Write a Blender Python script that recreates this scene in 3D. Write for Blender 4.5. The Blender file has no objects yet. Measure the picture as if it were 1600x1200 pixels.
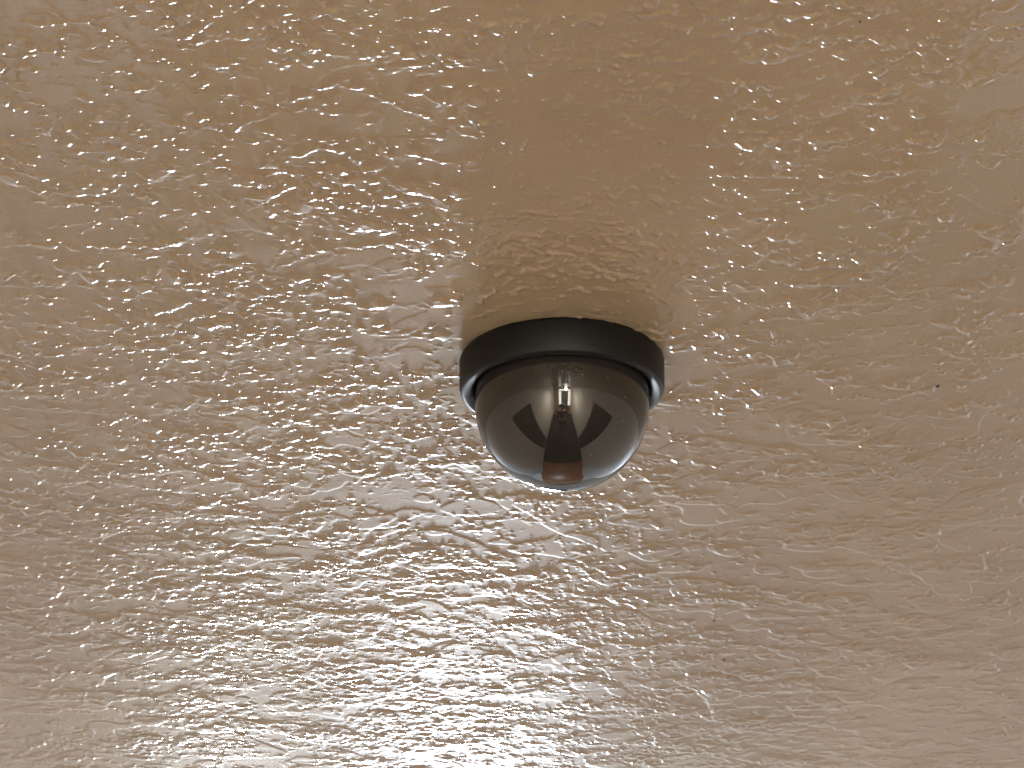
import bpy, bmesh, math, random
import numpy as np
from mathutils import Vector, Matrix
R = math.radians
sc = bpy.context.scene
col = sc.collection

# ---------------------------------------------------------------- camera
CEIL = 2.40
DIST, ELEV, PITCH = 1.40, 24.5, 23.94
cd = bpy.data.cameras.new('camera'); cam = bpy.data.objects.new('camera', cd); col.objects.link(cam)
cd.sensor_width = 36; cd.lens = 36 * 3733 / 1600; cd.clip_start = 0.02; cd.clip_end = 100
YAW = math.atan(78 / 3733 / math.cos(R(PITCH)))
cam.location = (0, -DIST * math.cos(R(ELEV)), CEIL - DIST * math.sin(R(ELEV)))
cam.rotation_euler = (R(90 + PITCH), 0, YAW)
sc.camera = cam
# ---------------------------------------------------------------- world: indoors, only a trace of even light
w = bpy.data.worlds.new('World'); sc.world = w; w.use_nodes = True
w.node_tree.nodes['Background'].inputs[0].default_value = (0.75, 0.8, 0.9, 1)
w.node_tree.nodes['Background'].inputs[1].default_value = 0.3
sc.view_settings.view_transform = 'Standard'; sc.view_settings.look = 'None'
sc.view_settings.exposure = -0.12; sc.view_settings.gamma = 1
# ---------------------------------------------------------------- lamps (the windows of the hallway, its ceiling light and an added fill)
WIN_Y = 4.17
def area(name, loc, rot, sx, sy, watts, color):
    l = bpy.data.lights.new(name, 'AREA'); l.shape = 'RECTANGLE'; l.size = sx; l.size_y = sy
    l.energy = watts; l.color = color
    o = bpy.data.objects.new(name, l); o.location = loc; o.rotation_euler = rot; col.objects.link(o)
    return o
def radiance(sx, sy, L): return L * math.pi * sx * sy      # watts for an area lamp of radiance L (approx)
area('window_light', (-0.27, WIN_Y, 2.17), (R(-90), 0, 0), 0.42, 0.23, radiance(.42, .23, 520), (0.90, 0.99, 1.08))
area('narrow_pane_light', (-0.80, WIN_Y, 2.13), (R(-90), 0, 0), 0.16, 0.22, radiance(.16, .22, 260), (0.92, 0.99, 1.04))
area('side_pane_light', (0.36, WIN_Y, 1.84), (R(-90), 0, 0), 0.50, 0.70, radiance(.50, .70, .7), (0.95, 1.0, 0.97))
area('lower_pane_light', (0.0, WIN_Y, 1.02), (R(-90), 0, 0), 1.22, 0.72, radiance(1.22, .72, .35), (1.0, 0.93, 0.95))
area('ceiling_lamp_light', (0.10, -2.55, 2.30), (0, 0, 0), 0.22, 0.22, 200, (1.0, 0.95, 0.87))
area('far_wall_fill_light', (0.0, 1.95, 2.34), (0, 0, 0), 0.30, 0.30, 12, (0.95, 0.98, 1.0))  # added fill without a fixture, brightens the far walls and floor
area('right_window_light', (2.05, WIN_Y, 1.25), (R(-90), 0, 0), 1.10, 1.7, radiance(1.1, 1.7, 1.8), (0.95, 0.99, 1.0))
area('left_window_light', (-2.30, WIN_Y, 1.25), (R(-90), 0, 0), 0.70, 1.4, radiance(.7, 1.4, 1.7), (0.92, 0.97, 1.0))

# ---------------------------------------------------------------- helpers
def tag(o, label=None, cat=None, group=None, kind=None):
    for k, v in (('label', label), ('category', cat), ('group', group), ('kind', kind)):
        if v: o[k] = v
    return o
def obj(name, bm, mat=None, parent=None, smooth=False):
    me = bpy.data.meshes.new(name); bm.to_mesh(me); bm.free()
    if mat: me.materials.append(mat)
    if smooth:
        for p in me.polygons: p.use_smooth = True
    o = bpy.data.objects.new(name, me); col.objects.link(o)
    if parent: o.parent = parent
    return o
def empty(name, loc, rz=0):
    o = bpy.data.objects.new(name, None); o.empty_display_size = .05; o.location = loc; o.rotation_euler.z = rz
    col.objects.link(o); return o
def box(bm, x0, y0, z0, x1, y1, z1, bev=0):
    m = Matrix.Translation(((x0+x1)/2, (y0+y1)/2, (z0+z1)/2)) @ Matrix.Diagonal((x1-x0, y1-y0, z1-z0, 1))
    g = bmesh.ops.create_cube(bm, size=1, matrix=m)
    if bev:
        es = list({e for v in g['verts'] for e in v.link_edges})
        bmesh.ops.bevel(bm, geom=es, offset=bev, segments=2, affect='EDGES')
    return bm
def boxo(name, dims, mat, parent=None, bev=0):
    bm = bmesh.new(); box(bm, *dims, bev=bev); return obj(name, bm, mat, parent)
def lathe(prof, n=128, closed=False):
    bm = bmesh.new(); rings = []
    for (r, z) in prof:
        if r < 1e-6: rings.append([bm.verts.new((0, 0, z))])
        else: rings.append([bm.verts.new((r*math.cos(2*math.pi*k/n), r*math.sin(2*math.pi*k/n), z)) for k in range(n)])
    for a, b in zip(rings, rings[1:]):
        for k in range(n):
            q = [a[k % len(a)], a[(k+1) % n % len(a)], b[(k+1) % n % len(b)], b[k % len(b)]]
            q = list(dict.fromkeys(q))
            if len(q) > 2: bm.faces.new(q)
    bmesh.ops.recalc_face_normals(bm, faces=bm.faces)
    return bm
def mat(name, color, rough=.5, **kw):
    m = bpy.data.materials.new(name); m.use_nodes = True
    b = m.node_tree.nodes['Principled BSDF']
    b.inputs['Base Color'].default_value = (*color, 1); b.inputs['Roughness'].default_value = rough
    for k, v in kw.items(): b.inputs[k.replace('_', ' ')].default_value = v
    return m
def noisy(m, scale, amt, bump=0, dist=.001, detail=6, stretch=(1, 1, 1)):
    """break a flat colour with object-space noise, and give it a little relief"""
    nt = m.node_tree; N = nt.nodes; L = nt.links; b = N['Principled BSDF']
    tc = N.new('ShaderNodeTexCoord'); mp = N.new('ShaderNodeMapping'); mp.inputs['Scale'].default_value = stretch
    no = N.new('ShaderNodeTexNoise'); no.inputs['Scale'].default_value = scale; no.inputs['Detail'].default_value = detail
    L.new(tc.outputs['Object'], mp.inputs[0]); L.new(mp.outputs[0], no.inputs['Vector'])
    c = b.inputs['Base Color'].default_value[:3]
    r = N.new('ShaderNodeValToRGB')
    r.color_ramp.elements[0].position = .3; r.color_ramp.elements[1].position = .7
    r.color_ramp.elements[0].color = (*[x*(1-amt) for x in c], 1); r.color_ramp.elements[1].color = (*[min(1, x*(1+amt)) for x in c], 1)
    L.new(no.outputs['Fac'], r.inputs[0]); L.new(r.outputs[0], b.inputs['Base Color'])
    if bump:
        bp = N.new('ShaderNodeBump'); bp.inputs['Strength'].default_value = bump; bp.inputs['Distance'].default_value = dist
        L.new(no.outputs['Fac'], bp.inputs['Height']); L.new(bp.outputs[0], b.inputs['Normal'])
    return m

# ---------------------------------------------------------------- ceiling paint
def ceiling_paint():
    m = mat('tan_enamel_paint', (0.40, 0.275, 0.165), .38)
    nt = m.node_tree; N = nt.nodes; L = nt.links; b = N['Principled BSDF']
    b.inputs['IOR'].default_value = 1.5
    b.inputs['Specular IOR Level'].default_value = .010; b.inputs['Coat Weight'].default_value = .65; b.inputs['Coat IOR'].default_value = 1.42; b.inputs['Coat Roughness'].default_value = .036
    tc = N.new('ShaderNodeTexCoord')
    n1 = N.new('ShaderNodeTexNoise'); n1.inputs['Scale'].default_value = 5; n1.inputs['Detail'].default_value = 5
    n2 = N.new('ShaderNodeTexNoise'); n2.inputs['Scale'].default_value = 900; n2.inputs['Detail'].default_value = 2
    for n in (n1, n2): L.new(tc.outputs['Object'], n.inputs['Vector'])
    r = N.new('ShaderNodeValToRGB'); r.color_ramp.elements[0].position = .3; r.color_ramp.elements[1].position = .7
    r.color_ramp.elements[0].color = (0.362, 0.277, 0.184, 1); r.color_ramp.elements[1].color = (0.405, 0.313, 0.212, 1)
    L.new(n1.outputs['Fac'], r.inputs[0])
    mx = N.new('ShaderNodeMix'); mx.data_type = 'RGBA'; mx.blend_type = 'MULTIPLY'; mx.inputs[0].default_value = 1
    r2 = N.new('ShaderNodeMapRange'); r2.inputs[1].default_value = .3; r2.inputs[2].default_value = .7
    r2.inputs[3].default_value = .90; r2.inputs[4].default_value = 1.08
    L.new(n2.outputs['Fac'], r2.inputs[0])
    L.new(r.outputs[0], mx.inputs[6]); L.new(r2.outputs[0], mx.inputs[7]); L.new(mx.outputs[2], b.inputs['Base Color'])
    # orange peel of the enamel: three octaves of fine relief, patchy in strength
    n3 = N.new('ShaderNodeTexNoise'); n3.inputs['Scale'].default_value = 420; n3.inputs['Detail'].default_value = 3; n3.inputs['Roughness'].default_value = .6
    mp = N.new('ShaderNodeMapping'); mp.inputs['Scale'].default_value = (.7, 1, 1)
    L.new(tc.outputs['Object'], mp.inputs[0]); L.new(mp.outputs[0], n3.inputs['Vector'])
    n4 = N.new('ShaderNodeTexNoise'); n4.inputs['Scale'].default_value = 14; n4.inputs['Detail'].default_value = 3
    L.new(tc.outputs['Object'], n4.inputs['Vector'])
    r4 = N.new('ShaderNodeMapRange'); r4.inputs[1].default_value = .42; r4.inputs[2].default_value = .62; r4.inputs[3].default_value = .25; r4.inputs[4].default_value = 1
    L.new(n4.outputs['Fac'], r4.inputs[0])
    bp = N.new('ShaderNodeBump'); bp.inputs['Distance'].default_value = .00004
    L.new(r4.outputs[0], bp.inputs['Strength']); L.new(n3.outputs['Fac'], bp.inputs['Height']); L.new(bp.outputs[0], b.inputs['Normal']); L.new(bp.outputs[0], b.inputs['Coat Normal'])
    return m
paint = ceiling_paint()

paint_far = paint.copy(); paint_far.name = 'tan_enamel_paint_rough'
for _n in paint_far.node_tree.nodes:
    if _n.type == 'BUMP': _n.inputs['Distance'].default_value = .004
    if _n.type == 'TEX_NOISE' and abs(_n.inputs['Scale'].default_value-420) < 1: _n.inputs['Scale'].default_value = 60
# ---------------------------------------------------------------- ceiling relief (skip-trowel plaster), a real height field in metres
def relief():
    rng = np.random.default_rng(11)
    X0, X1, Y0, Y1, s = -0.61, 0.51, -0.50, 0.98, 0.0005
    nx, ny = int((X1-X0)/s)+1, int((Y1-Y0)/s)+1
    fx = np.fft.rfftfreq(nx, s); fy = np.fft.fftfreq(ny, s)
    FX, FY = np.meshgrid(fx, fy)
    def field(lx, ly, ang=0, tail=0.0):
        """smooth random field, correlation lengths in metres; tail adds fractal detail"""
        white = np.fft.rfft2(rng.standard_normal((ny, nx)))
        c, sn = math.cos(ang), math.sin(ang)
        k2 = ((FX*c+FY*sn)*lx)**2 + ((-FX*sn+FY*c)*ly)**2
        sp = np.exp(-k2*1.6)
        if tail: sp = sp + tail/(1+k2)**1.5
        f = np.fft.irfft2(white*sp, s=(ny, nx)); f -= f.mean(); return f/f.std()
    xs = X0 + np.arange(nx)*s; ys = Y0 + np.arange(ny)*s
    Xg, Yg = np.meshgrid(xs, ys)
    sm = lambda a, lo, hi: (lambda t: t*t*(3-2*t))(np.clip((a-lo)/(hi-lo), 0, 1))
    def dist(f, lv=0.0):
        gy, gx = np.gradient(f, s); return (f-lv)/(np.sqrt(gx*gx+gy*gy)+8.0)
    g = lambda d, wd: np.exp(-(d/wd)**2)
    bead = sm(field(.0030, .0034), -.2, 1.1)
    bead2 = sm(field(.010, .008), -.4, .7)
    # where the plaster is busy: strong far end left of centre, calm to the near right
    dens = 0.75*field(.11, .05, .2) + 1.2*np.exp(-((Xg+.12)/.30)**2-((Yg-.68)/.40)**2) - .7*np.exp(-((Xg-.32)/.20)**2) + .6*np.exp(-((Xg+.27)/.17)**2-((Yg+.05)/.35)**2)
    h = np.zeros((ny, nx))
    h += .00005*field(.10, .08) + .000035*field(.035, .022)
    m1 = sm(field(.045, .035, .15)+.3*dens, -.3, .8)
    h += .00068*g(dist(field(.050, .052, .16, .06)), .00105)*m1*(.10+.90*bead)*(.3+.7*bead2)
    m2 = sm(field(.05, .035)+.5*dens, -.2, .9)
    h += .00062*g(dist(field(.028, .032, .05, .07)), .00095)*m2*(.03+.97*bead)*(.15+.85*bead2)
    m2b = sm(field(.04, .03)+.5*dens, .2, 1.0)
    h += .00054*g(dist(field(.016, .021, -.25, .07)), .00095)*m2b*(.05+.95*bead)
    TY = .22+.78*sm(Yg, -.1, .5)
    # trowelled sheets: a step up at the rim, flat inside
    for lx, ly, a, amp, lv in ((.060, .055, .12, .00045, .5), (.036, .036, -.1, .00042, .7), (.018, .020, .1, .00038, .8)):
        f = field(lx, ly, a, .10); h += amp*TY*sm(dist(f, lv-.15*dens), -.0005, .0005)
    # rough patches: crumbs and short strokes
    m3 = sm(.8*field(.03, .018)+.75*dens, .15, 1.0)
    f3 = field(.0075, .0080, .06)
    h += .00050*m3*sm(f3, .1, .8)
    h += .00020*m3*g(dist(field(.010, .011)), .0009)
    # crumbs everywhere, sparse
    f5 = field(.0042, .0038); m5 = sm(field(.03, .025)+.4*dens, -.9, .6)
    h += .00060*sm(f5, 1.1, 2.2)*m5
    f6 = field(.0075, .0080); h += .00060*sm(f6, 1.5, 2.6)*sm(field(.05, .04), -.5, .6)
    # long ridges as seen: pixel-free coordinates on the ceiling (x, y in metres)
    for pts, amp in RIDGES:
        p = np.array(pts); q = [p[0]]
        for A_, B_ in zip(p, p[1:]):
            n_ = max(1, int(np.hypot(*(B_-A_))/.004))
            for k_ in range(1, n_+1): q.append(A_+(B_-A_)*k_/n_ + rng.normal(0, .0011, 2))
        p = np.array(q); dmin = np.full((ny, nx), 1e9, dtype=np.float32)
        for (ax, ay), (bx, by) in zip(p, p[1:]):
            i0, i1 = int((min(ax, bx)-.012-X0)/s), int((max(ax, bx)+.012-X0)/s); j0, j1 = int((min(ay, by)-.012-Y0)/s), int((max(ay, by)+.012-Y0)/s)
            i0, j0 = max(i0, 0), max(j0, 0); i1, j1 = min(i1, nx), min(j1, ny)
            if i1 <= i0 or j1 <= j0: continue
            xx, yy = Xg[j0:j1, i0:i1], Yg[j0:j1, i0:i1]; vx, vy = bx-ax, by-ay
            t = np.clip(((xx-ax)*vx+(yy-ay)*vy)/(vx*vx+vy*vy+1e-12), 0, 1)
            dmin[j0:j1, i0:i1] = np.minimum(dmin[j0:j1, i0:i1], np.hypot(xx-ax-t*vx, yy-ay-t*vy))
        h += amp*1.35*np.exp(-(dmin/.0013)**2)*(.25+.75*bead)*(.4+.6*bead2)
    h *= 1.45-.55*sm(Yg, -.3, .55)
    # fine tooth
    h += .000003*field(.003, .002)
    h -= np.median(h)
    # irregular rows, fine near and coarser far; the patch is narrower at its near end
    yy = [Y0]
    while yy[-1] < Y1: yy.append(yy[-1] + .00058 + max(0, (yy[-1]+.40))*.0011)
    yy = np.array(yy[:-1] + [Y1]); NC = 1040; u = np.linspace(-1, 1, NC)
    hw = .31 + .25*(yy-Y0)/(Y1-Y0); xc = -.02 - .03*(yy-Y0)/(Y1-Y0)
    XX = xc[:, None] + hw[:, None]*u[None, :]
    j = np.clip((yy-Y0)/s, 0, ny-1.001); j0 = j.astype(int)[:, None]; t = j[:, None]-j0
    i = np.clip((XX-X0)/s, 0, nx-1.001); i0 = i.astype(int); q_ = i-i0
    H = (h[j0, i0]*(1-q_)+h[j0, i0+1]*q_)*(1-t) + (h[j0+1, i0]*(1-q_)+h[j0+1, i0+1]*q_)*t
    e = np.minimum((hw[:, None]*(1-np.abs(u)[None, :])), np.minimum(yy-Y0, Y1-yy)[:, None]); H *= sm(e, 0, .03)
    return XX, yy, H
def ceil_pt(px, py):
    """a point of the photograph (1600 wide) laid on the ceiling plane"""
    d = cam.rotation_euler.to_matrix() @ Vector(((px-800)/3733, -(py-600)/3733, -1))
    k = (CEIL - cam.location.z)/d.z; p = cam.location + d*k; return (p.x, p.y)
_r = lambda amp, *pp: ([ceil_pt(*q) for q in pp], amp)
RIDGES = [
    _r(.0006, (0, 92), (25, 90), (60, 80), (120, 77), (165, 66)),
    _r(.0006, (215, 92), (245, 76), (300, 68), (380, 56), (420, 36), (470, 26), (530, 14)),
    _r(.0005, (40, 32), (70, 38), (120, 36), (170, 28), (225, 24)),
    _r(.0006, (205, 184), (250, 192), (310, 200), (400, 188), (440, 170), (475, 145), (520, 133), (565, 140), (600, 158), (680, 190), (745, 215)),
    _r(.0006, (395, 290), (430, 270), (460, 246), (500, 232), (540, 240), (575, 268), (620, 292)),
    _r(.0005, (75, 356), (120, 350), (170, 338), (222, 330)),
    _r(.0005, (125, 374), (140, 355), (180, 338), (205, 330)),
    _r(.0005, (420, 424), (450, 412), (500, 392), (560, 386), (612, 380)),
    _r(.0006, (30, 430), (90, 400), (98, 378), (70, 372), (0, 386)),
    _r(.0005, (0, 762), (60, 772), (120, 790), (150, 770), (180, 755)),
    _r(.0007, (340, 780), (400, 776), (440, 765), (465, 752)),
    _r(.0007, (210, 828), (260, 842), (320, 842), (360, 820), (430, 812), (500, 790)),
    _r(.0005, (700, 25), (760, 38), (800, 30), (840, 42)),
    _r(.0005, (600, 115), (680, 100), (740, 92), (800, 96), (880, 92)),
    _r(.0005, (860, 165), (900, 160), (960, 140), (1020, 135)),
    _r(.0005, (1060, 115), (1110, 120), (1160, 132), (1200, 124), (1290, 100)),
    _r(.0005, (1030, 36), (1080, 46), (1110, 55), (1150, 50), (1240, 30)),
    _r(.0004, (730, 500), (790, 478), (850, 470), (950, 452), (1040, 455)),
    _r(.0004, (760, 405), (820, 395), (900, 392), (1000, 402), (1060, 390)),
    _r(.0006, (1270, 300), (1330, 268), (1390, 275), (1450, 262)),
    _r(.0004, (1130, 330), (1190, 325), (1260, 310), (1340, 300), (1400, 322)),
    _r(.0006, (420, 1160), (520, 1150), (640, 1156), (760, 1150), (900, 1158), (1000, 1166)),
]
def build_ceiling():
    xs, ys, H = relief(); ny, nx = H.shape
    co = np.empty((ny, nx, 3), dtype=np.float32)
    co[..., 0] = xs; co[..., 1] = ys[:, None]; co[..., 2] = CEIL - H
    idx = np.arange(nx*ny).reshape(ny, nx)
    q = np.stack([idx[:-1, :-1], idx[1:, :-1], idx[1:, 1:], idx[:-1, 1:]], -1).reshape(-1, 4)   # facing down
    # the plain part of the ceiling round it, welded by position along the rim
    A = [(-3.1, -4.6), (3.1, -4.6), (3.1, 4.3), (-3.1, 4.3)]
    ex = np.array([(x, y, CEIL) for x, y in A] , dtype=np.float32)
    n0 = nx*ny; c = [idx[0, 0], idx[0, -1], idx[-1, -1], idx[-1, 0]]
    allv = np.concatenate([co.reshape(-1, 3), ex])
    q2 = np.array([[n0+i, c[i], c[(i+1) % 4], n0+(i+1) % 4] for i in range(4)])
    faces = np.concatenate([q, q2]).astype(np.int32)
    me = bpy.data.meshes.new('ceiling'); me.vertices.add(len(allv)); me.vertices.foreach_set('co', allv.ravel())
    me.loops.add(len(faces)*4); me.loops.foreach_set('vertex_index', faces.ravel())
    me.polygons.add(len(faces)); me.polygons.foreach_set('loop_start', np.arange(0, len(faces)*4, 4, dtype=np.int32))
    me.polygons.foreach_set('loop_total', np.full(len(faces), 4, dtype=np.int32))
    me.update(calc_edges=True); me.polygons.foreach_set('use_smooth', np.ones(len(faces), dtype=bool))
    me.materials.append(paint); me.materials.append(paint_far)
    mi = np.zeros(len(faces), dtype=np.int32); mi[-4:] = 1; me.polygons.foreach_set('material_index', mi)
    o = bpy.data.objects.new('ceiling', me); col.objects.link(o); tag(o, kind='structure')
    print('ceiling quads', len(faces)); return o
ceiling = build_ceiling()

# ---------------------------------------------------------------- hallway that the dome mirrors
wall_m = noisy(mat('wall_paint', (.70, .64, .56), .55), 12, .05, .2, .002)
floor_m = noisy(mat('brown_floorboards', (.30, .12, .05), .35), 3, .35, stretch=(6, 1, 1))
door_m = noisy(mat('dark_door_paint', (.035, .030, .026), .45), 8, .2)
pale_m = noisy(mat('window_lit_pale_blue', (.74, .79, .84), .5), 9, .04)  # window light on the far walls, put into a paler, bluer colour
rug_m = noisy(mat('dark_runner_wool', (.018, .015, .014), .9), 220, .4, .6, .003)
trim_m = mat('trim_paint', (.62, .58, .52), .45)
HW = .85
fl = boxo('floor', (-3.1, -4.6, -.1, 3.1, 4.3, 0), floor_m); tag(fl, kind='structure')
for sx in (-1, 1):
    x0, x1 = sorted((sx*HW, sx*(HW+.1)))
    bm = bmesh.new()
    DY0, DY1, DZ = -.94, -.22, 2.06
    box(bm, x0, -4.6, 0, x1, DY0, CEIL+.02); box(bm, x0, DY1, 0, x1, 1.15, CEIL+.02); box(bm, x0, DY0, DZ, x1, DY1, CEIL+.02)
    o = obj('wall', bm, wall_m); tag(o, kind='structure')
    x2, x3 = sorted((sx*(HW+.1), sx*3.0))
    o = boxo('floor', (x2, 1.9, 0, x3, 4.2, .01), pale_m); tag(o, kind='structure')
    YE = 1.75 if sx < 0 else 2.2
    x2, x3 = sorted((sx*3.0, sx*3.1))
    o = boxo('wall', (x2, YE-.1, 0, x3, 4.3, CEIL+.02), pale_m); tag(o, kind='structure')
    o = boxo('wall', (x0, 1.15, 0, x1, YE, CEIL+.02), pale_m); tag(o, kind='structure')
    x2, x3 = sorted((sx*(HW+.1), sx*3.1))
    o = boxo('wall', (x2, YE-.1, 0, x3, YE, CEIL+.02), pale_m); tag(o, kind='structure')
    d = empty('door', (sx*(HW+.05), (DY0+DY1)/2, 0)); tag(d, 'dark side door mirrored on the %s of the dome' % ('left' if sx < 0 else 'right'), 'door', 'hallway side doors')
    boxo('door_leaf', (-.02, DY0-d.location.y, .0, .02, DY1-d.location.y, DZ), door_m, d)
    boxo('handle', (-sx*.06-.01, .26, .98, -sx*.06+.01, .36, 1.0), mat('brass', (.5, .4, .2), .3, Metallic=1), d, .003)
back = boxo('wall', (-HW, -4.6, 0, HW, -4.5, CEIL+.02), noisy(mat('back_wall_paint', (.30, .26, .22), .5), 10, .1)); tag(back, kind='structure')
bm = bmesh.new()
box(bm, -3, 4.2, 0, 3, 4.3, .64); box(bm, -3, 4.2, 2.27, 3, 4.3, CEIL+.02); box(bm, -3, 4.2, .64, -.62, 4.3, 2.27); box(bm, .62, 4.2, .64, 3, 4.3, 2.27)
o = obj('wall', bm, noisy(mat('far_wall_paint', (.58, .57, .56), .5), 10, .05)); tag(o, kind='structure')
rg = boxo('rug', (-.845, -3.5, .0, .845, .60, .012), rug_m, None, .004); tag(rg, 'dark runner rug on the brown floor, mirrored as the dark column in the dome', 'rug')
o = boxo('floor', (-HW-.1, 3.1, 0, HW+.1, 4.2, .01), noisy(mat('tan_floor_tile', (.45, .30, .17), .4), 6, .12)); tag(o, kind='structure')
# front door with transom and side lights behind the photographer: lit panes
def emit(name, c, s):
    m = bpy.data.materials.new(name); m.use_nodes = True; nt = m.node_tree; nt.nodes.clear()
    e = nt.nodes.new('ShaderNodeEmission'); e.inputs[0].default_value = (*c, 1); e.inputs[1].default_value = s
    o = nt.nodes.new('ShaderNodeOutputMaterial'); nt.links.new(e.outputs[0], o.inputs[0]); return m
lit = emit('daylit_curtain', (1.0, .95, .76), 13)
fd = empty('front_door', (.26, -4.46, 0)); tag(fd, 'entrance door with lit curtained side lights mirrored in the dome top', 'door')
boxo('door_leaf', (-.30, -.02, 0, .30, .02, 2.0), noisy(mat('grey_door_paint', (.2, .2, .21), .4), 5, .1), fd)
boxo('side_light', (-.58, -.02, .5, -.34, .02, 2.0), lit, fd); boxo('side_light', (.34, -.02, .5, .585, .02, 2.0), lit, fd)
boxo('transom', (-.56, -.02, 2.05, .56, .02, 2.22), lit, fd)
boxo('frame', (-.34, -.018, 0, -.30, .03, 2.05), door_m, fd); boxo('frame', (.30, -.018, 0, .34, .03, 2.05), door_m, fd)

cl = empty('ceiling_lamp', (.22, -2.55, CEIL)); tag(cl, 'small lit globe lamp on the ceiling, bright glint near the dome top', 'ceiling lamp')
bm = bmesh.new(); bmesh.ops.create_uvsphere(bm, u_segments=32, v_segments=16, radius=.075, matrix=Matrix.Translation((0, 0, -.105))); obj('globe', bm, emit('lit_globe', (1, .97, .95), 110), cl, True)
obj('rose', lathe([(0, 0), (.06, 0), (.06, -.012), (.025, -.03), (.02, -.045), (0, -.045)], 48), trim_m, cl, True)

# ---------------------------------------------------------------- the photographer seen in the dome
def skin(name, chains, m, parent, levels=1):
    """chains: lists of (x, y, z, radius); a chain may start on a joint already laid"""
    V = []; RAD = []; E = []
    def idx(p):
        for i, q in enumerate(V):
            if (Vector(q)-Vector(p[:3])).length < 1e-5: return i
        V.append(p[:3]); RAD.append(p[3]); return len(V)-1
    for ch in chains:
        ids = [idx(p) for p in ch]; E += list(zip(ids, ids[1:]))
    me = bpy.data.meshes.new(name); me.from_pydata(V, E, []); me.materials.append(m)
    o = bpy.data.objects.new(name, me); col.objects.link(o); o.parent = parent
    sk = o.modifiers.new('skin', 'SKIN'); sk.use_smooth_shade = True
    for i, v in enumerate(me.skin_vertices[0].data): v.radius = (RAD[i]*1.0, RAD[i]); v.use_root = (i == 0)
    sd = o.modifiers.new('smooth', 'SUBSURF'); sd.levels = sd.render_levels = levels
    return o
pr = empty('person', (0.0, -1.66, 0)); tag(pr, 'person in dark clothes holding up a phone, tiny reflection in the dome', 'person')
skin_m = noisy(mat('skin', (.42, .24, .17), .5), 30, .08); cloth_m = noisy(mat('navy_cotton', (.02, .025, .05), .85), 60, .2)
trous_m = noisy(mat('black_denim', (.015, .015, .02), .85), 60, .2); hair_m = noisy(mat('dark_hair', (.02, .013, .01), .6), 80, .3)
ch = [[(0, 0, .95, .13), (0, .01, 1.15, .125), (0, 0, 1.32, .135), (0, 0, 1.43, .075), (0, .01, 1.50, .055), (0, .025, 1.57, .075), (0, .02, 1.65, .088), (0, .015, 1.71, .06)]]
for sx in (-1, 1):
    ch.append([(0, 0, .95, .13), (sx*.10, 0, .88, .085), (sx*.11, .01, .50, .058), (sx*.11, -.02, .10, .04), (sx*.115, .02, .045, .04), (sx*.13, .15, .03, .028)])
    hand = (sx*.085, .30, 1.775, .026); palm = (sx*.08, .325, 1.80, .024)
    ch.append([(0, 0, 1.32, .135), (sx*.17, 0, 1.40, .058), (sx*.25, .13, 1.30, .042), (sx*.20, .22, 1.50, .036), (sx*.10, .285, 1.745, .024), hand, palm])
    for k in range(4):
        z = 1.792+.013*k; L = (.9, 1, .95, .75)[k]
        ch.append([palm, (sx*(.088), .345+.0*k, z+.004, .0085), (sx*(.085-.012*L), .372, z+.006, .008), (sx*(.085-.035*L), .372, z+.006, .0065)])
    ch.append([hand, (sx*.070, .318, 1.782, .011), (sx*.050, .322, 1.792, .009), (sx*.032, .326, 1.797, .0075)])
skin('body', ch, skin_m, pr, 2)
skin('shirt', [[(0, 0, .93, .15), (0, .01, 1.15, .143), (0, 0, 1.32, .150), (0, 0, 1.42, .092)]] + [[(0, 0, 1.32, .150), (sx*.17, 0, 1.40, .072), (sx*.235, .10, 1.325, .06)] for sx in (-1, 1)], cloth_m, pr)
skin('trousers', [[(0, 0, 1.0, .145), (0, 0, .94, .145)]] + [[(0, 0, .94, .145), (sx*.10, 0, .86, .10), (sx*.11, .01, .50, .075), (sx*.11, -.02, .10, .06)] for sx in (-1, 1)], trous_m, pr)
for sx in (-1, 1): skin('shoe', [[(sx*.115, -.03, .045, .05), (sx*.12, .05, .045, .05), (sx*.13, .17, .035, .036)]], trous_m, pr)
skin('hair', [[(0, -.02, 1.60, .075), (0, -.02, 1.67, .097), (0, 0, 1.72, .078)]], hair_m, pr, 2)
for sx in (-1, 1):
    bm = bmesh.new(); bmesh.ops.create_uvsphere(bm, u_segments=12, v_segments=8, radius=.011, matrix=Matrix.Translation((sx*.03, .103, 1.65)))
    obj('eye', bm, mat('eye', (.1, .08, .07), .1), pr, True)
ph = boxo('phone', (-.078, -1.300, 1.785, .078, -1.292, 1.861), mat('black_phone_glass', (.01, .01, .012), .15), None, .003)
tag(ph, 'black phone held up sideways by the mirrored person', 'phone')

# ---------------------------------------------------------------- the dome camera
plastic = noisy(mat('black_satin_plastic', (.006, .006, .007), .5, Specular_IOR_Level=.3), 1400, .15, .25, .00012, 2)
lip_m = noisy(mat('black_gloss_plastic', (.016, .015, .019), .6), 900, .2, .2, .0001, 2)
dome_m = mat('smoked_acrylic', (.022, .019, .017), .03, IOR=1.68)
dc = empty('dome_camera', (0, 0, CEIL)); tag(dc, 'black dome security camera fixed to the tan textured ceiling', 'security camera')
a = [(.0565, .0006), (.0590, .0002), (.0600, -.0010)]
RB, HB = .0600, .0217
prof = [(.0, .0008), (.0585, .0008), (.0585, -.0008), (.0597, -.0014), (.0600, -.0024), (.0597, -.0185)]
for k in range(7):
    t = k/6*math.pi/2; prof.append((.0572+.0022*math.cos(t), -.0193-.0022*math.sin(t)))
base = obj('housing', lathe(prof, 192), plastic, dc, True)
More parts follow.
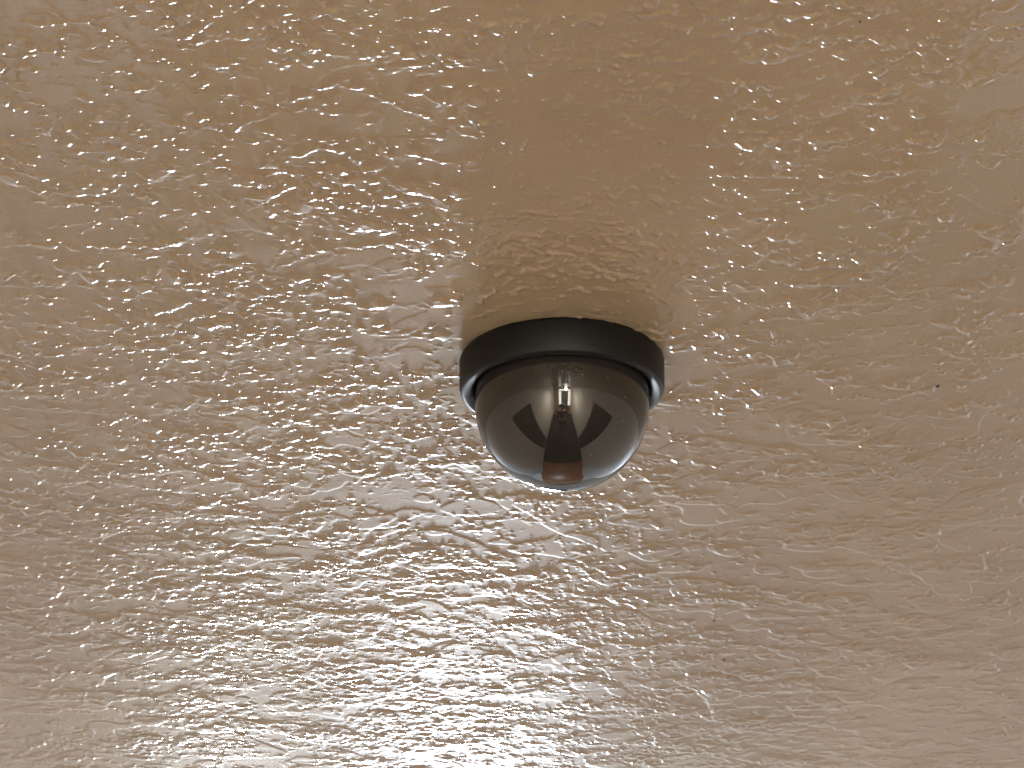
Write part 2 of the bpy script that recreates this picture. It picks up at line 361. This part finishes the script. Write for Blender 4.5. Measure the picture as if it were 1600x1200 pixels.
# underside lip, a shallow inward cone, then the dark gap before the dome
lp = [(.0572, -.0215), (.0562, -.02155), (.0535, -.0206), (.0520, -.0192), (.0512, -.0165)]
obj('lower_lip', lathe(lp, 192), lip_m, dc, True)
RD, CZ = .0506, -.0289
dp = [(RD, -.0150), (RD, CZ)] + [(RD*math.cos(t), CZ-RD*math.sin(t)) for t in np.linspace(0, math.pi/2, 65)[1:]]
dp[-1] = (0, dp[-1][1])
obj('dome', lathe(dp, 256), dome_m, dc, True)

def dusty(m):
    nt = m.node_tree; N = nt.nodes; L = nt.links; b = N['Principled BSDF']
    tc = N.new('ShaderNodeTexCoord'); v = N.new('ShaderNodeTexVoronoi'); v.inputs['Scale'].default_value = 260
    n = N.new('ShaderNodeTexNoise'); n.inputs['Scale'].default_value = 45
    L.new(tc.outputs['Object'], v.inputs['Vector']); L.new(tc.outputs['Object'], n.inputs['Vector'])
    mr = N.new('ShaderNodeMapRange'); mr.inputs[1].default_value = .11; mr.inputs[2].default_value = .04
    L.new(v.outputs['Distance'], mr.inputs[0])
    m2 = N.new('ShaderNodeMapRange'); m2.inputs[1].default_value = .5; m2.inputs[2].default_value = .66
    L.new(n.outputs['Fac'], m2.inputs[0])
    mu = N.new('ShaderNodeMath'); mu.operation = 'MULTIPLY'; L.new(mr.outputs[0], mu.inputs[0]); L.new(m2.outputs[0], mu.inputs[1])
    mx = N.new('ShaderNodeMix'); mx.data_type = 'RGBA'; L.new(mu.outputs[0], mx.inputs[0])
    mx.inputs[6].default_value = b.inputs['Base Color'].default_value; mx.inputs[7].default_value = (.4, .36, .3, 1)
    L.new(mx.outputs[2], b.inputs['Base Color'])
dusty(dome_m)

# ---------------------------------------------------------------- dark specks on the paint
speck_m = mat('dark_grit', (.03, .02, .015), .7)
random.seed(5)
for (u, v, sz) in ((1465, 603, .0009), (1116, 970, .0009), (1131, 1031, .0009), (1344, 33, .0005)):
    x, y = ceil_pt(u, v); bm = bmesh.new()
    bmesh.ops.create_icosphere(bm, subdivisions=1, radius=1, matrix=Matrix.Translation((x, y, CEIL-.0004)) @ Matrix.Rotation(random.random()*3, 4, 'Z') @ Matrix.Diagonal((sz*1.4, sz, .0006, 1)))
    for vv in bm.verts: vv.co += Vector([random.uniform(-.25, .25)*sz for _ in range(2)]+[0])
    obj('grit_speck', bm, speck_m, ceiling)
sc.render.resolution_x = 1024; sc.render.resolution_y = 768
